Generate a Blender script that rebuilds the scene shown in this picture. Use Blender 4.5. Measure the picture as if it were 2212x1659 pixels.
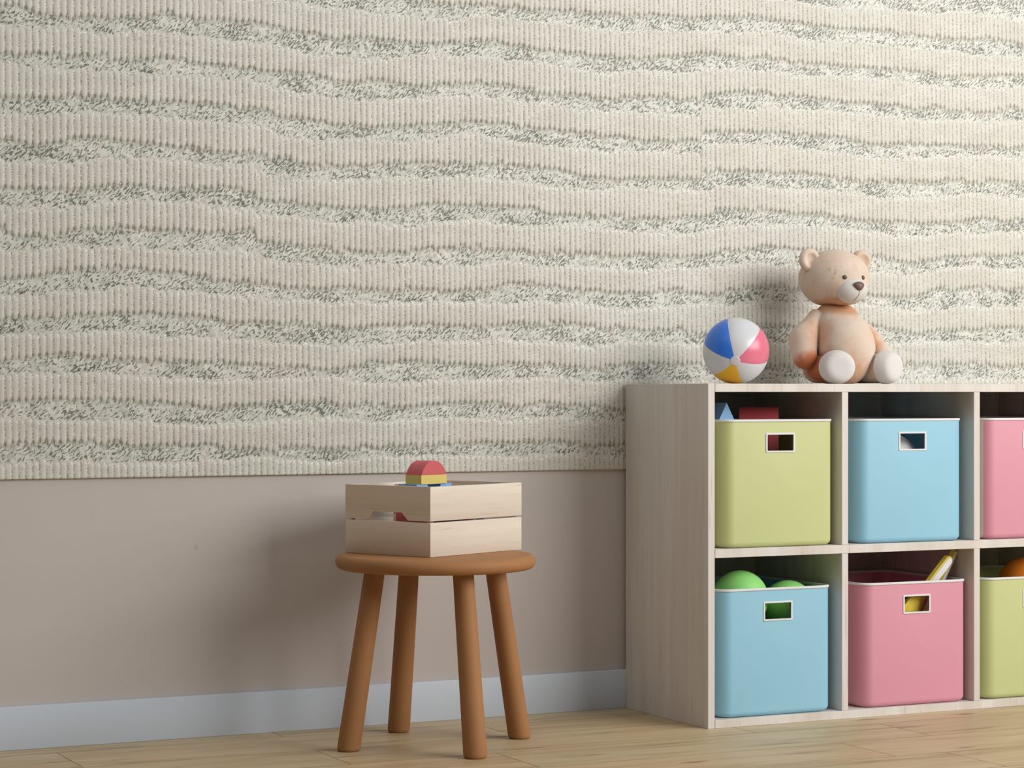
import bpy, bmesh, math, random
import numpy as np
from mathutils import Vector, Matrix

random.seed(7)
rng = np.random.RandomState(11)
scene = bpy.context.scene
col = scene.collection
for o in list(bpy.data.objects):
    bpy.data.objects.remove(o)

# ------------------------------------------------------------------ camera
TH = math.radians(26.057)
cam_d = bpy.data.cameras.new('camera')
cam = bpy.data.objects.new('camera', cam_d)
col.objects.link(cam)
cam.location = (-2.6219, -4.7468, 0.751)
cam.rotation_euler = (math.pi / 2, 0, -TH)
cam_d.sensor_width = 36.0
cam_d.lens = 80.02
cam_d.shift_y = 0.00814
cam_d.clip_end = 60
scene.camera = cam

# ------------------------------------------------------------------ light
world = bpy.data.worlds.new('world')
scene.world = world
world.use_nodes = True
bg = world.node_tree.nodes['Background']
bg.inputs['Color'].default_value = (0.93, 0.96, 1.0, 1)
bg.inputs['Strength'].default_value = 0.075

def area(name, loc, target, sx, sy, power, color):
    d = bpy.data.lights.new(name, 'AREA')
    d.shape = 'RECTANGLE'; d.size = sx; d.size_y = sy
    d.energy = power; d.color = color
    o = bpy.data.objects.new(name, d); col.objects.link(o)
    o.location = loc
    v = Vector(target) - Vector(loc)
    o.rotation_euler = v.to_track_quat('-Z', 'Y').to_euler()
    return o

area('assumed_key_light', (2.45, -3.55, 2.25), (0.0, 0.0, 0.7), 3.3, 2.0, 192, (1.0, 0.99, 0.965))  # assumed area light, direction inferred from the shadows; no window stands there
area('overhead_fill', (-1.0, -1.9, 2.85), (-1.0, -1.9, 0.0), 4.6, 3.4, 40, (0.95, 0.975, 1.0))  # added area light for soft fill from above; no ceiling stands there

scene.view_settings.view_transform = 'Standard'
scene.view_settings.look = 'None'
scene.view_settings.exposure = 0.0
scene.view_settings.gamma = 1.0
scene.view_settings.use_curve_mapping = False

# ------------------------------------------------------------------ helpers
def tag(o, label=None, cat=None, group=None, kind=None):
    if label: o['label'] = label
    if cat: o['category'] = cat
    if group: o['group'] = group
    if kind: o['kind'] = kind
    return o

def empty(name, loc, rz=0.0):
    o = bpy.data.objects.new(name, None)
    o.empty_display_size = 0.05
    col.objects.link(o); o.location = loc; o.rotation_euler = (0, 0, rz)
    return o

def link_mesh(name, me, mats, parent=None, loc=None, smooth=True, autosmooth=None):
    if not isinstance(mats, (list, tuple)): mats = [mats]
    for m in mats: me.materials.append(m)
    if smooth:
        me.polygons.foreach_set('use_smooth', [True] * len(me.polygons))
    o = bpy.data.objects.new(name, me)
    col.objects.link(o)
    if parent is not None: o.parent = parent
    if loc is not None: o.location = loc
    if autosmooth is not None:
        mod = o.modifiers.new('edge', 'EDGE_SPLIT')
        mod.split_angle = math.radians(autosmooth)
    return o

def bm_obj(name, bm, mats, parent=None, smooth=True, autosmooth=35):
    bmesh.ops.recalc_face_normals(bm, faces=bm.faces)
    me = bpy.data.meshes.new(name)
    bm.to_mesh(me); bm.free()
    return link_mesh(name, me, mats, parent, smooth=smooth, autosmooth=autosmooth)

def add_box(bm, x0, x1, y0, y1, z0, z1, bevel=0.0, seg=2):
    r = bmesh.ops.create_cube(bm, size=1.0)
    vs = r['verts']
    for v in vs:
        v.co = Vector((x0 + (v.co.x + .5) * (x1 - x0), y0 + (v.co.y + .5) * (y1 - y0), z0 + (v.co.z + .5) * (z1 - z0)))
    if bevel > 0:
        es = list({e for v in vs for e in v.link_edges})
        bmesh.ops.bevel(bm, geom=es, offset=bevel, segments=seg, profile=0.5, affect='EDGES')

def box_obj(name, dims, mat, parent=None, bevel=0.001, seg=2):
    bm = bmesh.new(); add_box(bm, *dims, bevel=bevel, seg=seg)
    return bm_obj(name, bm, mat, parent)

def loft(bm, rings, close=True, cap0=False, cap1=False):
    """rings: list of lists of Vector, same length"""
    vr = [[bm.verts.new(p) for p in ring] for ring in rings]
    n = len(vr[0])
    for a, b in zip(vr[:-1], vr[1:]):
        for i in range(n if close else n - 1):
            j = (i + 1) % n
            bm.faces.new((a[i], a[j], b[j], b[i]))
    if cap0: bm.faces.new(vr[0][::-1])
    if cap1: bm.faces.new(vr[-1])
    return vr

def lathe(bm, prof, n=96, cap0=True, cap1=True, center=(0, 0)):
    rings = []
    for r, z in prof:
        rings.append([Vector((center[0] + r * math.cos(2 * math.pi * i / n), center[1] + r * math.sin(2 * math.pi * i / n), z)) for i in range(n)])
    loft(bm, rings, True, cap0, cap1)

def prism(bm, pts, d0, d1, axis='y', bevel=0.0):
    """extrude a 2-D outline; axis y: pts are (x,z); axis x: (y,z); axis z: (x,y)"""
    def P(p, d):
        if axis == 'y': return Vector((p[0], d, p[1]))
        if axis == 'x': return Vector((d, p[0], p[1]))
        return Vector((p[0], p[1], d))
    a = [bm.verts.new(P(p, d0)) for p in pts]
    b = [bm.verts.new(P(p, d1)) for p in pts]
    n = len(pts)
    bm.faces.new(a[::-1]); bm.faces.new(b)
    for i in range(n):
        j = (i + 1) % n
        bm.faces.new((a[i], a[j], b[j], b[i]))
    if bevel > 0:
        es = [e for e in bm.edges if e.calc_face_angle(0) > 0.5]
        bmesh.ops.bevel(bm, geom=es, offset=bevel, segments=2, profile=0.5, affect='EDGES')

# ------------------------------------------------------------------ materials
class NT:
    def __init__(self, name, rough=0.5, spec=0.5):
        self.m = bpy.data.materials.new(name); self.m.use_nodes = True
        self.t = self.m.node_tree; self.n = self.t.nodes; self.l = self.t.links
        self.b = self.n['Principled BSDF']
        self.b.inputs['Roughness'].default_value = rough
        self.b.inputs['Specular IOR Level'].default_value = spec
    def node(self, ty, **kw):
        nd = self.n.new(ty)
        for k, v in kw.items(): setattr(nd, k, v)
        return nd
    def set(self, sock, v):
        if isinstance(v, bpy.types.NodeSocket): self.l.new(v, sock)
        else: sock.default_value = v
    def coord(self, which='Object'):
        return self.node('ShaderNodeTexCoord').outputs[which]
    def attr(self, name):
        return self.node('ShaderNodeAttribute', attribute_name=name).outputs['Fac']
    def mapping(self, vec, scale=(1, 1, 1), rot=(0, 0, 0), loc=(0, 0, 0)):
        m = self.node('ShaderNodeMapping')
        self.l.new(vec, m.inputs['Vector'])
        m.inputs['Scale'].default_value = scale; m.inputs['Rotation'].default_value = rot
        self.set(m.inputs['Location'], loc)
        return m.outputs[0]
    def noise(self, vec, scale=1.0, detail=2.0, rough=0.5, out='Fac', dist=0.0):
        nd = self.node('ShaderNodeTexNoise')
        self.l.new(vec, nd.inputs['Vector'])
        nd.inputs['Scale'].default_value = scale; nd.inputs['Detail'].default_value = detail
        nd.inputs['Roughness'].default_value = rough; nd.inputs['Distortion'].default_value = dist
        return nd.outputs[out]
    def ramp(self, fac, stops, interp='LINEAR'):
        nd = self.node('ShaderNodeValToRGB')
        self.l.new(fac, nd.inputs[0])
        cr = nd.color_ramp; cr.interpolation = interp
        while len(cr.elements) < len(stops): cr.elements.new(0.5)
        for e, (p, c) in zip(cr.elements, stops):
            e.position = p
            e.color = (c, c, c, 1) if not isinstance(c, (tuple, list)) else (c[0], c[1], c[2], 1)
        return nd.outputs[0]
    def math(self, op, a, b=None, c=None, clamp=False):
        nd = self.node('ShaderNodeMath', operation=op, use_clamp=clamp)
        self.set(nd.inputs[0], a)
        if b is not None: self.set(nd.inputs[1], b)
        if c is not None: self.set(nd.inputs[2], c)
        return nd.outputs[0]
    def mix(self, fac, a, b, mode='MIX'):
        nd = self.node('ShaderNodeMix', data_type='RGBA', blend_type=mode)
        self.set(nd.inputs[0], fac)
        for i, v in ((6, a), (7, b)):
            if isinstance(v, (tuple, list)): nd.inputs[i].default_value = (v[0], v[1], v[2], 1)
            else: self.l.new(v, nd.inputs[i])
        return nd.outputs[2]
    def smooth(self, v, lo, hi, a=0.0, b=1.0):
        nd = self.node('ShaderNodeMapRange', interpolation_type='SMOOTHSTEP')
        self.set(nd.inputs['Value'], v)
        nd.inputs['From Min'].default_value = lo; nd.inputs['From Max'].default_value = hi
        nd.inputs['To Min'].default_value = a; nd.inputs['To Max'].default_value = b
        return nd.outputs[0]
    def color(self, c):
        self.set(self.b.inputs['Base Color'], c if isinstance(c, bpy.types.NodeSocket) else (c[0], c[1], c[2], 1))
    def bump(self, h, strength=0.3, dist=0.001):
        nd = self.node('ShaderNodeBump')
        nd.inputs['Strength'].default_value = strength; nd.inputs['Distance'].default_value = dist
        self.l.new(h, nd.inputs['Height'])
        self.l.new(nd.outputs[0], self.b.inputs['Normal'])

def srgb(r, g, b):
    f = lambda v: (v / 255 / 12.92) if v <= 10 else ((v / 255 + 0.055) / 1.055) ** 2.4
    return (f(r), f(g), f(b))

def plastic(name, c, rough=0.45, spec=0.4, var=0.03):
    t = NT(name, rough, spec)
    n = t.noise(t.coord(), 6.0, 2.0)
    k = t.ramp(n, [(0.3, tuple(v * (1 - var) for v in c)), (0.7, tuple(min(1, v * (1 + var)) for v in c))])
    t.color(k)
    return t.m

def wood(name, light, mid, dark, grain=(1, 1, 0.05), scale=60, rough=0.55, streak=0.6, spec=0.3):
    t = NT(name, rough, spec)
    co = t.coord()
    v = t.mapping(co, tuple(g * scale for g in grain))
    broad = t.noise(t.mapping(co, tuple(g * scale * 0.25 for g in grain)), 1.0, 3.0, 0.55, dist=0.4)
    base = t.ramp(broad, [(0.32, mid), (0.62, light)])
    fine = t.noise(v, 1.6, 4.0, 0.7)
    f = t.smooth(fine, 0.56, 0.74)
    f = t.math('MULTIPLY', f, streak)
    t.color(t.mix(f, base, dark))
    t.bump(fine, 0.15, 0.0006)
    return t.m

M = {}
M['shelf'] = wood('whitewashed_wood', (0.705, 0.67, 0.63), (0.63, 0.565, 0.50), (0.40, 0.33, 0.27), (1, 1, 0.045), 70, 0.5, 0.55)
M['crate_u'] = wood('pale_pine_length', (0.73, 0.65, 0.55), (0.66, 0.56, 0.45), (0.50, 0.39, 0.29), (0.05, 1, 1), 95, 0.6, 0.45)
M['crate_v'] = wood('pale_pine_cross', (0.78, 0.64, 0.50), (0.70, 0.55, 0.41), (0.50, 0.36, 0.25), (1, 0.06, 1), 60, 0.6, 0.5)  # end slats' tone lifted and warmed in place of warm bounce light
M['crate_z'] = wood('pale_pine_post', (0.78, 0.64, 0.50), (0.70, 0.55, 0.41), (0.50, 0.36, 0.25), (1, 1, 0.06), 60, 0.6, 0.5)
M['stool'] = plastic('terracotta_wood', (0.37, 0.175, 0.070), 0.62, 0.25, 0.06)
M['lime'] = plastic('lime_plastic', (0.53, 0.575, 0.25), 0.5, 0.85, 0.015)
M['blue'] = plastic('sky_blue_plastic', (0.265, 0.545, 0.70), 0.5, 0.85, 0.015)
M['white'] = plastic('white_plastic', (0.73, 0.74, 0.76), 0.4, 0.4, 0.01)
M['ball_blue'] = plastic('ball_blue', (0.04, 0.195, 0.76), 0.28, 0.5, 0.01)
M['ball_pink'] = plastic('ball_pink', (0.74, 0.18, 0.26), 0.28, 0.5, 0.01)
M['ball_yellow'] = plastic('ball_yellow', (0.86, 0.47, 0.01), 0.3, 0.5, 0.01)
M['ball_white'] = plastic('ball_white', (0.64, 0.64, 0.66), 0.3, 0.5, 0.01)
M['green'] = plastic('green_rubber', (0.29, 0.70, 0.20), 0.5, 0.35, 0.01)
M['orange'] = plastic('orange_rubber', (0.72, 0.22, 0.02), 0.5, 0.35, 0.02)
M['red_block'] = plastic('red_block_paint', (0.60, 0.085, 0.095), 0.5, 0.9, 0.03)
M['yellow_block'] = plastic('yellow_block_paint', (0.73, 0.57, 0.15), 0.5, 0.7, 0.03)
M['blue_block'] = plastic('blue_block_paint', (0.20, 0.42, 0.76), 0.5, 0.7, 0.03)
M['toy_yellow'] = plastic('toy_yellow', (0.74, 0.57, 0.07), 0.4, 0.5, 0.02)
M['bear_white'] = plastic('bear_white_plush', (0.66, 0.63, 0.60), 0.85, 0.15, 0.05)
M['bear_dark'] = plastic('bear_eye', (0.075, 0.072, 0.068), 0.35, 0.5, 0.05)
M['bear_nose'] = plastic('bear_nose', (0.17, 0.10, 0.08), 0.5, 0.4, 0.08)
M['bear_mouth'] = plastic('bear_mouth_stitch', (0.30, 0.20, 0.16), 0.8, 0.2, 0.08)

# pink bin plastic, with a plain pale grey left flank on one of the bins
M['pink'] = plastic('pink_plastic', (0.67, 0.275, 0.36), 0.5, 0.85, 0.015)
def pink_grey():
    t = NT('pink_plastic_grey_flank', 0.5, 0.85)
    sep = t.node('ShaderNodeSeparateXYZ'); t.l.new(t.coord(), sep.inputs[0])
    k = t.smooth(sep.outputs[0], 0.0046, 0.0052)
    t.color(t.mix(k, (0.62, 0.61, 0.58), (0.67, 0.275, 0.36)))
    return t.m
M['pink_grey'] = pink_grey()

def wall_paint():
    t = NT('wall_paint', 0.8, 0.2)
    co = t.coord()
    n = t.noise(co, 1.3, 3.0)
    base = t.ramp(n, [(0.35, (0.53, 0.48, 0.45)), (0.65, (0.56, 0.51, 0.475))])
    marks = t.noise(co, 24.0, 1.0)
    m = t.math('MULTIPLY', t.smooth(marks, 0.81, 0.84), 0.35)
    t.color(t.mix(m, base, (0.32, 0.30, 0.25)))
    t.bump(t.noise(co, 260.0, 3.0), 0.12, 0.001)
    return t.m
M['wall'] = wall_paint()
M['skirt'] = plastic('baseboard_paint', (0.58, 0.64, 0.715), 0.5, 0.3, 0.01)

def floor_mat():
    t = NT('oak_floor', 0.48, 0.35)
    co = t.coord()
    r = t.attr('rnd')
    cmb = t.node('ShaderNodeCombineXYZ')
    t.l.new(t.math('MULTIPLY', r, 37.0), cmb.inputs[0]); t.l.new(t.math('MULTIPLY', r, 91.0), cmb.inputs[1])
    add = t.node('ShaderNodeVectorMath', operation='ADD')
    t.l.new(co, add.inputs[0]); t.l.new(cmb.outputs[0], add.inputs[1])
    p = add.outputs[0]
    broad = t.noise(t.mapping(p, (1.6, 14, 1)), 1.0, 4.0, 0.6, dist=0.8)
    c = t.ramp(broad, [(0.28, (0.40, 0.28, 0.150)), (0.45, (0.51, 0.39, 0.230)), (0.62, (0.56, 0.445, 0.275)), (0.78, (0.60, 0.49, 0.325))])
    fine = t.noise(t.mapping(p, (5, 160, 1)), 1.0, 5.0, 0.65)
    c = t.mix(t.math('MULTIPLY', t.smooth(fine, 0.48, 0.70), 0.30), c, (0.28, 0.17, 0.09))
    # dark mineral streaks and knots
    st = t.noise(t.mapping(p, (3.2, 34, 1)), 1.0, 2.0, 0.5, dist=0.5)
    c = t.mix(t.math('MULTIPLY', t.smooth(st, 0.60, 0.76), 0.6), c, (0.20, 0.115, 0.06))
    vor = t.node('ShaderNodeTexVoronoi'); t.l.new(t.mapping(p, (3.1, 13, 1)), vor.inputs['Vector']); vor.inputs['Scale'].default_value = 1.0
    kn = t.smooth(t.math('ADD', vor.outputs['Distance'], t.math('MULTIPLY', t.noise(t.mapping(p, (20, 90, 1)), 1.0, 3.0), 0.16)), 0.235, 0.12)
    c = t.mix(t.math('MULTIPLY', kn, 0.75), c, (0.17, 0.10, 0.055))
    c = t.mix(1.0, c, t.ramp(r, [(0.0, (0.92, 0.90, 0.86)), (0.5, (1, 1, 1)), (1.0, (1.0, 0.93, 0.88))]), 'MULTIPLY')
    gap = t.attr('edge')
    c = t.mix(gap, c, (0.13, 0.07, 0.035))
    t.color(c)
    t.bump(fine, 0.08, 0.0006)
    return t.m
M['floor'] = floor_mat()

def wallpaper_mat():
    t = NT('ribbed_wallpaper', 0.42, 0.45)
    co = t.coord()
    rib = t.attr('rib'); valley = t.attr('valley'); footm = t.attr('foot'); topm = t.attr('crest')
    # base tones
    big = t.noise(t.mapping(co, (9, 1, 30)), 1.0, 2.0)
    ribc = t.ramp(big, [(0.35, (0.575, 0.545, 0.475)), (0.65, (0.62, 0.605, 0.532))])
    valc = t.ramp(t.noise(co, 16.0, 2.0), [(0.35, (0.615, 0.62, 0.557)), (0.65, (0.695, 0.682, 0.61))])
    base = t.mix(t.smooth(valley, 0.25, 0.75), ribc, valc)
    # slanting dark flecks in the valleys
    rv = t.mapping(co, (1, 1, 1), (0, math.radians(42), 0))
    wob = t.noise(t.mapping(co, (1, 1, 1)), 45.0, 2.0, out='Color')
    wv = t.node('ShaderNodeVectorMath', operation='SCALE'); t.l.new(wob, wv.inputs[0]); wv.inputs['Scale'].default_value = 0.012
    ad = t.node('ShaderNodeVectorMath', operation='ADD'); t.l.new(rv, ad.inputs[0]); t.l.new(wv.outputs[0], ad.inputs[1])
    fl = t.noise(t.mapping(ad.outputs[0], (100, 1, 275)), 1.0, 2.0, 0.5)
    cl2 = t.smooth(t.math('ADD', t.noise(t.mapping(ad.outputs[0], (48, 1, 85), (0, 0, 0), (9, 1, 4)), 1.0, 3.0, 0.6), t.math('MULTIPLY', footm, 0.10)), 0.47, 0.66)
    clus = t.noise(t.mapping(co, (14, 1, 26), (0, 0, 0), (3.1, 0, 1.7)), 1.0, 2.0)
    dens = t.smooth(clus, 0.34, 0.68, 0.0, 0.105)
    f1 = t.smooth(t.math('ADD', fl, dens), 0.550, 0.655)
    f1 = t.math('MAXIMUM', f1, t.math('MULTIPLY', cl2, 0.36))
    f1 = t.math('MULTIPLY', f1, t.smooth(valley, 0.35, 0.8))
    # grooves between ribs
    fr = t.math('FRACT', rib)
    g = t.math('ABSOLUTE', t.math('SUBTRACT', fr, 0.5))          # 0.5 at groove
    groove = t.smooth(g, 0.30, 0.44)
    inb = t.smooth(valley, 0.75, 0.35)
    dots = t.noise(co, 380.0, 2.0, 0.6)
    dk = t.math('MULTIPLY', t.math('MULTIPLY', groove, inb), t.smooth(dots, 0.46, 0.60))
    dk = t.math('MULTIPLY', dk, 0.72)
    # stray specks on the ribs
    sp = t.math('MULTIPLY', t.math('MULTIPLY', t.smooth(t.noise(co, 170.0, 1.0), 0.66, 0.72), inb), 0.4)
    # ink pooled at the foot of each groove
    foot = t.math('MULTIPLY', footm, t.smooth(t.math('ADD', g, t.math('MULTIPLY', t.noise(co, 75.0, 1.0), 0.5)), 0.47, 0.62))
    foot = t.math('MULTIPLY', foot, 0.85)
    ink = t.math('MAXIMUM', t.math('MAXIMUM', f1, dk), t.math('MAXIMUM', sp, foot))
    tint = t.ramp(t.noise(co, 12.0, 1.0), [(0.4, (0.10, 0.115, 0.095)), (0.6, (0.165, 0.155, 0.125))])
    c = t.mix(t.math('MULTIPLY', ink, 0.92), base, tint)
    # glitter grains sitting in the grooves
    gl = t.smooth(t.noise(t.mapping(co, (1, 1, 1), (0, 0, 0), (5, 2, 7)), 430.0, 1.0), 0.62, 0.68)
    gl = t.math('MULTIPLY', t.math('MULTIPLY', gl, groove), inb)
    topr = topm
    gl2 = t.math('MULTIPLY', t.smooth(t.noise(co, 260.0, 1.0), 0.58, 0.66), topr)
    glt = t.math('MAXIMUM', gl, gl2)
    c = t.mix(glt, c, (0.93, 0.92, 0.88))
    t.color(c)
    t.set(t.b.inputs['Roughness'], t.smooth(glt, 0, 1, 0.46, 0.2))
    h = t.math('ADD', t.math('MULTIPLY', ink, -1.0), t.math('MULTIPLY', dots, 0.25))
    t.bump(h, 0.5, 0.0010)
    return t.m
M['wallpaper'] = wallpaper_mat()

def bear_mat():
    t = NT('peach_plush', 0.85, 0.15)
    co = t.coord()
    a = t.noise(co, 14.0, 4.0, 0.6)
    b = t.noise(t.mapping(co, (40, 40, 14)), 1.0, 3.0)
    c = t.ramp(a, [(0.30, (0.62, 0.40, 0.26)), (0.48, (0.655, 0.515, 0.41)), (0.66, (0.67, 0.56, 0.47))])
    c = t.mix(t.math('MULTIPLY', t.smooth(b, 0.45, 0.7), 0.55), c, (0.69, 0.60, 0.52))
    c = t.mix(t.math('MULTIPLY', t.smooth(t.noise(t.mapping(co, (55, 55, 22), (0, 0, 0), (3, 3, 3)), 1.0, 4.0, 0.65), 0.55, 0.75), 0.40), c, (0.60, 0.38, 0.24))
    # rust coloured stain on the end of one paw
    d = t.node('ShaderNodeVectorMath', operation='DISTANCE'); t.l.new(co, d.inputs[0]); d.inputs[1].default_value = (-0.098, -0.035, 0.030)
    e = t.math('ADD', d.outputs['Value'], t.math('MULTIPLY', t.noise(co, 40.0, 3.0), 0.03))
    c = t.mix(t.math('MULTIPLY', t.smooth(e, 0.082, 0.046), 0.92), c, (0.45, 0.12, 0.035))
    # crease shade painted in orange: neck, lap and inside the arms
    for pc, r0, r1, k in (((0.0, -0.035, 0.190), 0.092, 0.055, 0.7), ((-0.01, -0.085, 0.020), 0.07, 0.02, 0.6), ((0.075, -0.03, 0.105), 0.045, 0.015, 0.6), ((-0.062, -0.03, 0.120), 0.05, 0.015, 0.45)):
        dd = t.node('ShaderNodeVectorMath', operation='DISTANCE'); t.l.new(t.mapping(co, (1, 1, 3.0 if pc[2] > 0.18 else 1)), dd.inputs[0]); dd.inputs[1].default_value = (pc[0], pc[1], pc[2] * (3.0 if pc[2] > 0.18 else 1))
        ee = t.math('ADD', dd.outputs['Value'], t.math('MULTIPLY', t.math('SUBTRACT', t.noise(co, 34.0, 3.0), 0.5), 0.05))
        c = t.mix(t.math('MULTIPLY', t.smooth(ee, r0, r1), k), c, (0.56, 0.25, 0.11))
    # little brown scuffs on the brow
    d2 = t.node('ShaderNodeVectorMath', operation='DISTANCE'); t.l.new(co, d2.inputs[0]); d2.inputs[1].default_value = (-0.045, -0.066, 0.272)
    sc = t.math('MULTIPLY', t.smooth(d2.outputs['Value'], 0.035, 0.012), t.smooth(t.noise(co, 75.0, 2.0), 0.55, 0.66))
    c = t.mix(t.math('MULTIPLY', sc, 0.4), c, (0.36, 0.17, 0.08))
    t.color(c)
    t.b.inputs['Subsurface Weight'].default_value = 0.35
    t.b.inputs['Subsurface Radius'].default_value = (0.012, 0.004, 0.002)
    t.b.inputs['Subsurface Scale'].default_value = 1.0
    t.bump(t.noise(co, 220.0, 4.0, 0.7), 0.35, 0.001)
    return t.m
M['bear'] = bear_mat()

# ------------------------------------------------------------------ wall, baseboard, floor
tag(box_obj('wall_back', (-4.2, 4.2, 0.012, 0.12, 0.0, 2.9), M['wall'], bevel=0), kind='structure')
tag(box_obj('baseboard_back', (-4.2, 4.2, 0.0, 0.0118, 0.0, 0.0915), M['skirt'], bevel=0.0015), kind='structure')

def build_floor():
    W, LN = 0.2005, 0.96
    known = {-1: -0.890, 0: -1.391, 1: 0.0648, 2: 0.391, 3: 0.153, 4: 0.278}
    verts, faces, rnd, edge = [], [], [], []
    for k in range(-1, 29):
        y1 = -0.0722 - W * k if k >= 0 else -0.0722 + W
        y1 = -0.0722 - W * (k - 0); y0 = y1 - W
        if k == -1: y1, y0 = -0.0722 + W, -0.0722
        else: y1, y0 = -0.0722 - W * k, -0.0722 - W * (k + 1)
        off = known.get(k, rng.uniform(0, LN)) % LN
        x = -4.2 - LN + off - ((-4.2) % LN if False else 0)
        x = off + LN * math.floor((-4.2 - off) / LN)
        while x < 4.2:
            a, b = max(x, -4.2), min(x + LN, 4.2)
            r = rng.uniform()
            if b - a > 0.01:
                i = len(verts); g0, g1 = 0.0003, 0.0012
                for (g, h, z, e) in ((g0, 0.0006, -0.0009, 1.0), (g1, 0.0034, 0.0, 0.0)):
                    verts += [(a + g, y0 + h, z), (b - g, y0 + h, z), (b - g, y1 - h, z), (a + g, y1 - h, z)]
                    rnd += [r] * 4; edge += [e] * 4
                faces.append((i + 4, i + 5, i + 6, i + 7))
                for q in range(4):
                    w = (q + 1) % 4
                    faces.append((i + q, i + w, i + 4 + w, i + 4 + q))
            x += LN
    i = len(verts)      # sub-floor below the plank joints
    verts += [(-4.2, -6.2, -0.0009), (4.2, -6.2, -0.0009), (4.2, 0.13, -0.0009), (-4.2, 0.13, -0.0009),
              (-4.2, -6.2, -0.03), (4.2, -6.2, -0.03), (4.2, 0.13, -0.03), (-4.2, 0.13, -0.03)]
    rnd += [0.5] * 8; edge += [1.0] * 8
    for f in ((0, 1, 2, 3), (7, 6, 5, 4), (0, 4, 5, 1), (1, 5, 6, 2), (2, 6, 7, 3), (3, 7, 4, 0)):
        faces.append(tuple(i + q for q in f))
    me = bpy.data.meshes.new('floor'); me.from_pydata(verts, [], faces); me.update()
    for nm, arr in (('rnd', rnd), ('edge', edge)):
        a = me.attributes.new(nm, 'FLOAT', 'POINT'); a.data.foreach_set('value', arr)
    return tag(link_mesh('floor', me, M['floor'], smooth=False), kind='structure')
build_floor()

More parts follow.
